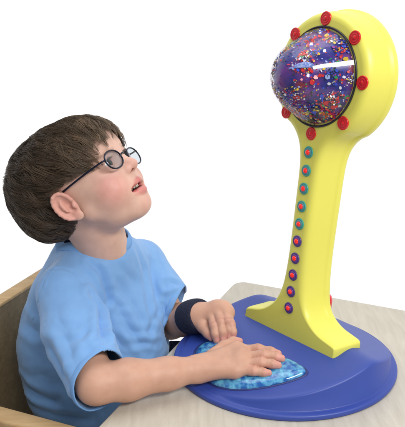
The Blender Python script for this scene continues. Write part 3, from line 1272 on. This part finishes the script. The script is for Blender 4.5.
RH_C = at(98.0, 387.0, 0.735)           # middle of the right sleeve's hem
RH_N = nrm(at(114, 396, 0.712) - at(99, 384, 0.735))
LH_C = at(173, 312, 0.925)
LH_N = nrm((0.90, -0.25, -0.30))
RU = RS + (RE - RS) * .45
S = Field(MID - (.21, .24, .33), MID + (.19, .22, .10), 0.0022)
S.ell(CH + UZ * .005, (.070, .094, .098), .03, TR)
S.ell(BE - UZ * .005 - FW * .004, (.086, .100, .105), .04, TR)
S.ell(HI - UZ * .01 - FW * .010, (.092, .106, .085), .04, TR)
S.cap(RS + UZ * -.004, NECK_B - UZ * .004, .035, .046, .02)
S.cap(LS + UZ * -.004, NECK_B - UZ * .004, .034, .046, .02)
S.chain([at(82, 268, .91), at(69, 302, .92), at(59, 345, .925), at(62, 388, .93)], [.043, .046, .048, .044], .04)
S.ell(at(130, 345, .90), (.045, .05, .055), .04)
S.chain([RS, RU + np.array([-.004, 0, -.004]), RH_C + RH_N * .02], [.036, .037, .0325], .009)
S.chain([LS, LS + (LH_C - LS) * .6, LH_C + LH_N * .02], [.036, .033, .030], .009)
SV, SQ = S.mesh()
SV = relax(SV, SQ, 3, .5)


def plane_g(c, n, near, rad):
    return lambda P: np.where(np.linalg.norm(P - near, axis=1) < rad, -(P - c) @ n, 1.0)


gs = [neck_g, plane_g(RH_C, RH_N, RH_C + RH_N * .03, .062), plane_g(LH_C, LH_N, LH_C + LH_N * .025, .0475),
      lambda P: P[:, 2] - (HI[2] - .045)]


def trim(V, Q_, g):
    val = g(V)
    Q_ = Q_[(val[Q_] >= 0).any(1)]
    used = np.zeros(len(V), bool)
    used[Q_.ravel()] = True
    m = used & (val < 0)
    e = 1e-4
    for _ in range(4):
        v = g(V[m])
        G = np.stack([(g(V[m] + np.eye(3)[i] * e) - v) / e for i in range(3)], 1)
        V[m] -= (v / np.maximum((G ** 2).sum(1), 0.3))[:, None] * G
    return V, Q_


for g in gs:
    SV, SQ = trim(SV, SQ, g)
lab = np.arange(len(SV))                 # keep one connected piece
for _ in range(600):
    l2 = lab.copy()
    mn = lab[SQ].min(1)
    for i in range(4):
        np.minimum.at(l2, SQ[:, i], mn)
    l2 = l2[l2]
    if (l2 == lab).all():
        break
    lab = l2
cnt_ = np.bincount(lab[SQ[:, 0]], minlength=len(SV))
SQ = SQ[lab[SQ[:, 0]] == cnt_.argmax()]
u = np.unique(SQ)
ix = np.full(len(SV), -1)
ix[u] = np.arange(len(u))
SV, SQ = SV[u], ix[SQ]

# creases: seams pull in narrowly, folds pull a valley with raised flanks.  Each is laid on the cloth once.
c_, s_ = math.cos(PITCH), math.sin(PITCH)
rel = SV - CAM
dep = rel @ np.array([0, c_, -s_])
pix_x = 202.5 + FPX * rel[:, 0] / dep
pix_y = 213.5 - FPX * (rel @ np.array([0, s_, c_])) / dep


def on_cloth(x, y):
    q = (pix_x - x) ** 2 + (pix_y - y) ** 2
    k = np.argsort(q)[:40]
    k = k[q[k] < 60] if (q[k] < 60).any() else k[:1]
    return SV[k[np.argmin(dep[k] + 0.004 * np.sqrt(q[k]))]]


def poly(pts, n=7):
    P = np.array([on_cloth(*p) for p in pts])
    t = np.linspace(0, len(P) - 1, (len(P) - 1) * n + 1)
    return np.stack([np.interp(t, np.arange(len(P)), P[:, i]) for i in range(3)], 1)


#       pixel polyline, half width (m), depth (m)
SEAMS = [
    [(51, 271), (62, 268.5), (72, 272), (81, 282), (90, 294), (97, 306), (101, 318)],
    [(51, 271), (44, 284), (39, 302), (35, 320)],
    [(64, 246), (57, 266)],
    [(157, 252), (164, 268), (166, 285), (163, 305)],
]
FOLDS = [
    ([(92, 296), (99, 310), (102, 325), (103, 342)], .0050, .0090),
    ([(93, 262), (103, 279), (108, 300), (110, 326)], .0045, .0050),
    ([(99, 300), (106, 318), (108, 338)], .0030, -.0022),
    ([(24, 320), (36, 331), (50, 349), (61, 369), (71, 393)], .0070, .0050),
    ([(34, 318), (42, 335), (58, 352)], .0060, .0014),
    ([(103, 338), (92, 350), (80, 364), (70, 380)], .0050, .0042),
    ([(110, 346), (99, 357), (88, 372)], .0040, .0030),
    ([(97, 330), (82, 339), (64, 345)], .0045, .0026),
    ([(60, 330), (72, 350), (76, 370)], .0050, .0018),
    ([(88, 375), (84, 388)], .0035, .0020),
    ([(55, 300), (60, 320), (72, 336)], .0060, .0012),
    ([(20, 384), (36, 394), (54, 402), (78, 405)], .0060, .0055),
    ([(28, 402), (48, 411), (72, 417), (92, 418)], .0045, .0035),
    ([(24, 376), (40, 374), (58, 380)], .0060, .0016),
    ([(80, 250), (92, 266), (103, 272)], .0040, .0018),
    ([(114, 262), (128, 276), (140, 284)], .0050, .0016),
    ([(110, 292), (122, 316), (136, 338), (148, 352)], .0050, .0032),
    ([(106, 318), (117, 338), (126, 352)], .0045, .0030),
    ([(118, 285), (134, 305), (146, 330)], .0050, .0020),
    ([(121, 328), (138, 333), (156, 330)], .0040, .0022),
    ([(128, 345), (144, 342), (158, 344)], .0035, .0026),
    ([(136, 246), (143, 270), (147, 300), (151, 330)], .0050, .0030),
    ([(150, 262), (155, 290), (157, 320)], .0045, .0024),
    ([(112, 300), (120, 306), (132, 306)], .0035, .0014),
    ([(160, 308), (152, 322), (146, 340)], .0040, .0026),
    ([(166, 284), (174, 283), (181, 287)], .0040, .0038),
    ([(167, 298), (176, 295), (185, 297)], .0036, .0030),
    ([(163, 300), (168, 314), (171, 326)], .0040, .0030),
]
SN0 = vnormals(SV, SQ)
disp = np.zeros(len(SV))
for pts in SEAMS:
    P = poly(pts)
    near = np.where(np.linalg.norm(SV - P.mean(0), axis=1) < 0.12)[0]
    d = seg_dist(SV[near], P)
    disp[near] += -0.0013 * np.exp(-(d / 0.0012) ** 2) + 0.0006 * np.exp(-((d - 0.0036) / 0.0020) ** 2)
for pts, w, dp in FOLDS:
    P = poly(pts)
    L_ = np.linalg.norm(P - P.mean(0), axis=1).max() + 5 * w
    near = np.where(np.linalg.norm(SV - P.mean(0), axis=1) < L_)[0]
    d = seg_dist(SV[near], P)
    e0 = np.linalg.norm(SV[near] - P[0], axis=1)
    e1 = np.linalg.norm(SV[near] - P[-1], axis=1)
    tp = np.clip(np.minimum(e0, e1) / (3.2 * w), 0.05, 1)
    disp[near] += dp * tp * (-0.75 * np.exp(-np.abs(d) / w * 1.3) + 0.55 * np.exp(-((d - 2.1 * w) / (1.15 * w)) ** 2))
from mathutils import noise as mnoise
for i in range(len(SV)):
    p = Vector(SV[i])
    a = mnoise.noise(p * 26.0 + Vector((3, 1, 7)))
    b_ = mnoise.noise(Vector((p.x * 70 + 2, p.y * 70, p.z * 34)) + Vector((a, a, a)) * 1.2)
    c2 = mnoise.noise(p * 130.0)
    disp[i] += 0.0004 * a + 0.0006 * (0.35 - abs(b_)) + 0.00018 * c2
v_ = neck_g(SV)
disp += np.where(v_ < 0.02, -0.0030 * np.exp(-((v_ - 0.0035) / 0.0018) ** 2), 0)
# calm the cloth at its edges
for g in gs[:3]:
    v_ = g(SV)
    disp *= np.where(v_ < 0.9, np.clip(v_ / 0.010, 0.35, 1), 1)
SV = SV + SN0 * disp[:, None]
SV = relax(SV, SQ, 1, 0.25)
#SHIRT_FOLDS
sh_me = mesh_np('shirt', SV, SQ)
M_SHIRT, nt, b = mat('shirt_cotton', rough=0.85)
noise_mix(nt, b, (0.175, 0.365, 0.70), (0.195, 0.395, 0.735), 60, 5, 0.3, 0.7)
b.inputs['Sheen Weight'].default_value = 0.25
bp1 = bump(nt, b, 1500, 0.35, 0.0004, 2)
shirt = part('shirt', sh_me, M_SHIRT, boy)
so = shirt.modifiers.new('thick', 'SOLIDIFY')
so.thickness = 0.0018
so.offset = 0

# neckband and hem bands
M_RIB, nt, b = mat('shirt_rib', (0.18, 0.372, 0.71), 0.85)
bump(nt, b, 900, 0.4, 0.0005, 2)
ang = np.linspace(0, 2 * math.pi, 72, endpoint=False)
ring_pts = []
for t in ang:
    ring_pts.append(NC + NA * (NRA * .985 * math.cos(t)) + NBx * (NRB * .985 * math.sin(t)))
RPTS = np.array(ring_pts)
# the neck edge of the shirt as an ordered loop, then a ribbed band along it
nv = np.abs(neck_g(SV)) < 9e-4
q_ = SV[nv] - NC
th_ = np.arctan2((q_ @ NBx) / NRB, (q_ @ NA) / NRA)
hh_ = q_ @ NAX
loop = []
SN = vnormals(SV, SQ)[nv]
for t in ang:
    w_ = np.exp(-(((th_ - t + math.pi) % (2 * math.pi) - math.pi) / 0.10) ** 2) + 1e-9
    h_ = (w_ * hh_).sum() / w_.sum()
    n_ = nrm((w_[:, None] * SN).sum(0))
    rad_ = nrm(NA * math.cos(t) + NBx * math.sin(t))
    p_ = NC + NA * (NRA * math.cos(t)) + NBx * (NRB * math.sin(t)) + NAX * h_
    inn = nrm(NAX * 0.75 - rad_ * 0.75)
    loop.append((p_ + inn * 0.0035, np.cross(inn, np.cross(NAX, rad_)) * 1.0 + rad_ * 0.0))
LP_ = np.array([a for a, b_ in loop])
RF_ = np.array([nrm(rad_) for rad_ in [NA * math.cos(t) * .75 + NBx * math.sin(t) * .75 + NAX * .75 for t in ang]])
part('neckband', mk('neckband', tube(LP_, 0.001, 14, closed=True, up=RF_, flat=(6.6, 2.2))), M_RIB, boy)

for c_h, n_h in ((RH_C, RH_N), (LH_C, LH_N)):
    a_h = nrm(np.cross(n_h, (0, 0, 1)))
    b_h = np.cross(n_h, a_h)
    q_ = SV - c_h
    sel = (np.abs(q_ @ n_h) < 0.0012) & (np.linalg.norm(q_, axis=1) < 0.05)
    q_ = q_[sel]
    th_ = np.arctan2(q_ @ b_h, q_ @ a_h)
    rr_ = np.hypot(q_ @ a_h, q_ @ b_h)
    rim_ = []
    for t in ang:
        w_ = np.exp(-(((th_ - t + math.pi) % (2 * math.pi) - math.pi) / 0.09) ** 2) + 1e-9
        r_h = (w_ * rr_).sum() / w_.sum()
        rim_.append(c_h + (r_h + 0.0002) * (math.cos(t) * a_h + math.sin(t) * b_h) - n_h * 0.0030)
    rim_ = np.array(rim_)
    cen_ = rim_.mean(0)
    out_ = np.array([nrm((p - cen_) - n_h * ((p - cen_) @ n_h)) for p in rim_])
    part('sleeve_hem', mk('hem', tube(rim_, 0.001, 12, closed=True, up=out_, flat=(4.6, 1.5))), M_RIB, boy)

# ---- wristband on the left wrist
wd = nrm(np.mean(lk, 0) - LE)
wc = LW + (LE - LW) * 0.10
prof = [(-.017, .0185), (-.0165, .0215), (-.013, .0232), (-.004, .0240), (.006, .0240), (.013, .0230), (.0165, .0212), (.017, .0185)]
M_BAND, nt, b = mat('navy_knit', rough=0.95)
noise_mix(nt, b, (0.006, 0.008, 0.022), (0.016, 0.020, 0.05), 500, 3)
bump(nt, b, 1400, 0.6, 0.0008, 2)
part('wristband', mk('wristband', revolve(smooth_prof(prof), wc, wd, 48)), M_BAND, boy)

# ---- hair
def skull(P):
    """signed distance to the skull and its outward normal, head-local"""
    out, gr = None, None
    for c, r in (SK1, SK2, SK3):
        q = P - c
        k0 = np.linalg.norm(q / r, axis=1)
        k1 = np.linalg.norm(q / r ** 2, axis=1) + 1e-9
        d = k0 * (k0 - 1) / k1
        g = (q / r ** 2) / k1[:, None]
        if out is None:
            out, gr = d, g
        else:
            w = np.clip(0.5 + 0.5 * (out - d) / 2.0, 0, 1)[:, None]
            gr = gr * (1 - w) + g * w
            out = smin(out, d, 2.0)
    return out, gr / (np.linalg.norm(gr, axis=1)[:, None] + 1e-9)


def scalp(P, off):
    """move head-local points to a given height above the skull"""
    P = P.copy()
    for _ in range(3):
        d, n = skull(P)
        P += n * (off - d)[:, None]
    return P


def hair_zone(P):
    x, y, z = P[:, 0], P[:, 1], P[:, 2]
    line = np.interp(x, [-9, -6.5, -4.5, -1.6, -0.6, 1.0, 2.6, 4.2, 5.4, 6.6, 7.8, 10], [-3.8, -5.0, -5.2, -4.6, 0.3, 1.5, 1.4, 2.2, 3.0, 3.9, 5.0, 5.4])
    return z - line


Nh = 32000
d_ = rng.normal(0, 1, (Nh, 3))
d_ /= np.linalg.norm(d_, axis=1)[:, None]
roots = np.array([-1.0, 0, 1.5]) + d_ * np.array([9.0, 7.0, 7.0])
roots = scalp(roots, np.zeros(Nh))
roots = roots[hair_zone(roots) > 0]
WH = np.array([-8.6, 0.8, 6.6])


def flow(P, t):
    """combing direction: away from the crown whorl, falling downwards, swept forward on top"""
    v = P - WH
    v = v / (np.linalg.norm(v, axis=1)[:, None] + 1e-6)
    g = np.tile(np.array([0.10, 0, -0.55]), (len(P), 1))
    top = np.clip((P[:, 0] + 2) / 6, 0, 1)[:, None]
    g = g + top * np.array([0.25, -0.30, -0.15])
    return v + g


def make_hair():
    n_tuft = 2200
    R0 = roots[rng.permutation(len(roots))]
    tu = R0[:n_tuft]
    per = 17
    c = np.repeat(tu, per, 0)
    st = c + rng.normal(0, 0.38, c.shape)
    st = scalp(st, np.full(len(st), 0.05))
    ok = hair_zone(st) > -0.25
    tid = np.repeat(np.arange(n_tuft), per)
    st, tid = st[ok], tid[ok]
    nT = len(st)
    NS = 8
    tl = rng.uniform(3.6, 5.6, n_tuft)[tid]
    frontness = np.clip((st[:, 0] - 5.0) / 3.0, 0, 1)
    nape = np.clip((-1.0 - st[:, 2]) / 4, 0, 1) * (st[:, 0] < 0)
    side = np.clip((4.5 - st[:, 2]) / 3, 0, 1) * (st[:, 0] > -0.5)
    L = tl * (1 - 0.42 * frontness) * (1 - 0.55 * nape) * (1 - 0.55 * side) * rng.uniform(0.85, 1.1, nT)
    lift = (rng.uniform(0.55, 1.45, n_tuft)[tid]) * (1 - 0.68 * nape) * (1 - 0.35 * side)
    tw = rng.normal(0, 0.30, (n_tuft, 3))[tid]
    P = st.copy()
    pts = [P.copy()]
    # tuft tip converges
    for k in range(1, NS):
        s = k / (NS - 1)
        v = flow(P, s) + tw * (0.4 + 0.9 * s)
        _, nrmv = skull(P)
        v = v - nrmv * (v * nrmv).sum(1)[:, None]
        v /= np.linalg.norm(v, axis=1)[:, None] + 1e-6
        step = (L / (NS - 1))[:, None]
        P = P + v * step
        off = 0.08 + 0.93 * lift * (1 - (1 - min(s * 1.6, 1)) ** 2) * (0.95 - 0.42 * s * s) + (rng.uniform(-.05, .05, nT))
        zlow = P[:, 2] < 1.0
        P2 = scalp(P, off)
        # below the skull's widest part hair hangs towards the neck rather than curling under
        w_ = np.clip((-1.0 - P[:, 2]) / 4.0, 0, 1)[:, None]
        hang = P.copy()
        P = P2 * (1 - w_ * 0.35) + hang * (w_ * 0.35)
        pts.append(P.copy())
        # clump
    pts = np.array(pts)                    # NS, nT, 3
    mean = np.zeros((NS, n_tuft, 3))
    cnt = np.bincount(tid, minlength=n_tuft)
    for k in range(NS):
        for i in range(3):
            mean[k, :, i] = np.bincount(tid, pts[k, :, i], n_tuft) / np.maximum(cnt, 1)
    for k in range(NS):
        s = k / (NS - 1)
        w = 0.64 * s ** 1.3
        pts[k] = pts[k] * (1 - w) + mean[k][tid] * w
    # cut away strands that would cross the ears
    bad = np.zeros(nT, bool)
    for s_ in (-1, 1):
        e_ = np.linalg.norm((pts - np.array([1.2, 7.0 * s_, -1.2])) / np.array([2.0, 2.6, 2.35]), axis=2) < 1
        bad |= e_.any(0)
    for s_ in (-1, 1):
        for q_ in np.linspace(0, 1, 14):
            tp_ = np.array([8.6, 5.6 * s_, 0.9]) * (1 - q_) + np.array([2.6, 7.2 * s_, 0.80]) * q_
            e_ = np.linalg.norm((pts - tp_) / np.array([0.7, 3.0, 0.42]), axis=2) < 1
            bad |= (e_ & (pts[:, :, 1] * s_ > abs(tp_[1]) - 0.25)).any(0)
    pts, tid = pts[:, ~bad], tid[~bad]
    nT = pts.shape[1]
    # three-sided strands
    W = h2w(pts.reshape(-1, 3)).reshape(NS, nT, 3)
    T = np.gradient(W, axis=0)
    T /= np.linalg.norm(T, axis=2)[..., None] + 1e-12
    ref = np.array([0.3, 0.5, 0.81])
    A = np.cross(T, ref)
    A /= np.linalg.norm(A, axis=2)[..., None] + 1e-9
    B = np.cross(T, A)
    rad = 0.00028 * np.linspace(1, 0.25, NS)[:, None, None]
    ring = np.stack([W + rad * (math.cos(q) * A + math.sin(q) * B) for q in (0, 2.094, 4.189)], 2)   # NS,nT,3,3
    V = ring.transpose(1, 0, 2, 3).reshape(-1, 3)
    base = (np.arange(nT) * NS * 3)[:, None, None, None]
    kk = (np.arange(NS - 1) * 3)[None, :, None, None]
    j = np.arange(3)[None, None, :, None]
    jn = (j + 1) % 3
    q = np.concatenate([base + kk + j, base + kk + jn, base + kk + 3 + jn, base + kk + 3 + j], 3).reshape(-1, 4)
    tone = (rng.uniform(0.55, 1.35, n_tuft)[tid] * rng.uniform(0.8, 1.2, nT))
    tone = tone * (0.82 + 0.75 * np.clip((pts[0, :, 0] + 1) / 8, 0, 1))  # highlight painted into the tone: strands lighter towards the front
    return V, q, np.repeat(tone, NS * 3), pts


HVs, HQs, tone, hpts = make_hair()
# cap under the strands
capmask = hair_zone(HV) > 0.0
okv = capmask & (np.abs(HV[:, 1]) < 7.6)
earzone = np.zeros(len(HV), bool)
for s in (-1, 1):
    earzone |= np.linalg.norm((HV - np.array([1.1, 7.4 * s, -1.2])) / np.array([2.3, 1.5, 3.2]), axis=1) < 1
okv &= ~earzone
HN = vnormals(HV, HQ)
cq = HQ[okv[HQ].all(1)]
u = np.unique(cq)
ix = np.full(len(HV), -1)
ix[u] = np.arange(len(u))
capV = HV[u] + HN[u] * 0.22
n0 = len(HVs)
me = mesh_np('hair', np.concatenate([HVs, h2w(capV)]), [HQs, ix[cq] + n0])
tn = np.concatenate([tone, np.full(len(capV), 0.7)])
set_col(me, np.array([0.112, 0.074, 0.045])[None] * tn[:, None])
M_HAIR, nt, b = mat('hair', rough=0.42)
at_ = nt.nodes.new('ShaderNodeVertexColor')
at_.layer_name = 'Col'
nt.links.new(at_.outputs[0], b.inputs['Base Color'])
b.inputs['Specular IOR Level'].default_value = 0.6
part('hair', me, M_HAIR, boy)

# ---- glasses
M_FRAME, _, _ = mat('frame_wire', (0.010, 0.014, 0.035), 0.25, Metallic=0.6)
M_LENS, nt, b = mat('tinted_lens', (1, 1, 1), 0.02)
nt.nodes.clear()
_o = nt.nodes.new('ShaderNodeOutputMaterial')
_mx = nt.nodes.new('ShaderNodeMixShader')
_tr = nt.nodes.new('ShaderNodeBsdfTransparent')
_tr.inputs[0].default_value = (0.88, 0.91, 0.94, 1)
_gl = nt.nodes.new('ShaderNodeBsdfGlossy')
_gl.inputs['Roughness'].default_value = 0.02
clear_fac(nt, _mx, 0.035, 0.15)
nt.links.new(_tr.outputs[0], _mx.inputs[1])
nt.links.new(_gl.outputs[0], _mx.inputs[2])
nt.links.new(_mx.outputs[0], _o.inputs[0])
gl_root = None
parts_f = []
lens_list = []
for s in (-1, 1):
    lc = np.array([9.40, 3.0 * s, 0.28 - 0.48 * s])
    lu = nrm((-0.06, 0, 1))
    lw = nrm((-0.10 * s, 1.0, 0))
    ln = nrm(np.cross(lw, lu))
    rim = []
    for t in np.linspace(0, 2 * math.pi, 48, endpoint=False):
        ct, st_ = math.cos(t), math.sin(t)
        rim.append(lc + lw * 2.05 * np.sign(ct) * abs(ct) ** 0.92 + lu * 1.36 * np.sign(st_) * abs(st_) ** 0.92)
    parts_f.append(tube(h2w(rim), 0.00100, 8, closed=True, up=HR @ ln))
    # lens: thin bulged disc
    V, F = [], []
    for zoff in (0.04, -0.04):
        for k, f in enumerate((1.0, 0.75, 0.5, 0.25)):
            for p in rim:
                V.append(lc + (np.array(p) - lc) * f * 0.985 + ln * (zoff + 0.22 * (1 - f * f)))
    V = h2w(V)
    n = 48
    for side in (0, 4):
        for k in range(3):
            for j in range(n):
                a = (side + k) * n
                F.append((a + j, a + (j + 1) % n, a + n + (j + 1) % n, a + n + j))
        F.append(tuple((side + 3) * n + j for j in range(n)))
    for j in range(n):
        F.append((j, (j + 1) % n, 4 * n + (j + 1) % n, 4 * n + j))
    lens_list.append((V, F))
    hinge = lc + lw * 2.05 * s + lu * 0.45
    ear_top = np.array([1.9, 6.75 * s, 0.75])
    tmp = [hinge, hinge + np.array([-0.3, 0.30 * s, 0.05]), hinge + np.array([-0.9, 0.45 * s, 0.05])]
    end = [ear_top, ear_top + np.array([-1.0, 0.05 * s, -0.3]), ear_top + np.array([-1.9, 0.0, -1.6])]
    path = np.array(tmp + [tmp[-1] * (1 - q) + ear_top * q + np.array([0, 0.9 * s * math.sin(q * math.pi), 0]) for q in (0.25, 0.5, 0.75)] + end)
    parts_f.append(tube(h2w(path), [.0011] * 3 + [.0012] * 3 + [.0013] * 3, 8))
br = [np.array([9.35, y, 0.75 + 0.25 * math.cos(y / 0.75 * math.pi / 2)]) + np.array([0.25 * math.cos(y / .75 * math.pi / 2), 0, 0]) for y in np.linspace(-0.75, 0.75, 9)]
parts_f.append(tube(h2w(br), 0.0010, 8))
glasses = part('eyeglasses', mk('frame', join(*parts_f)), M_FRAME, boy)
for V, F in lens_list:
    l = part('lens', mk('lens', (V, F)), M_LENS, glasses)
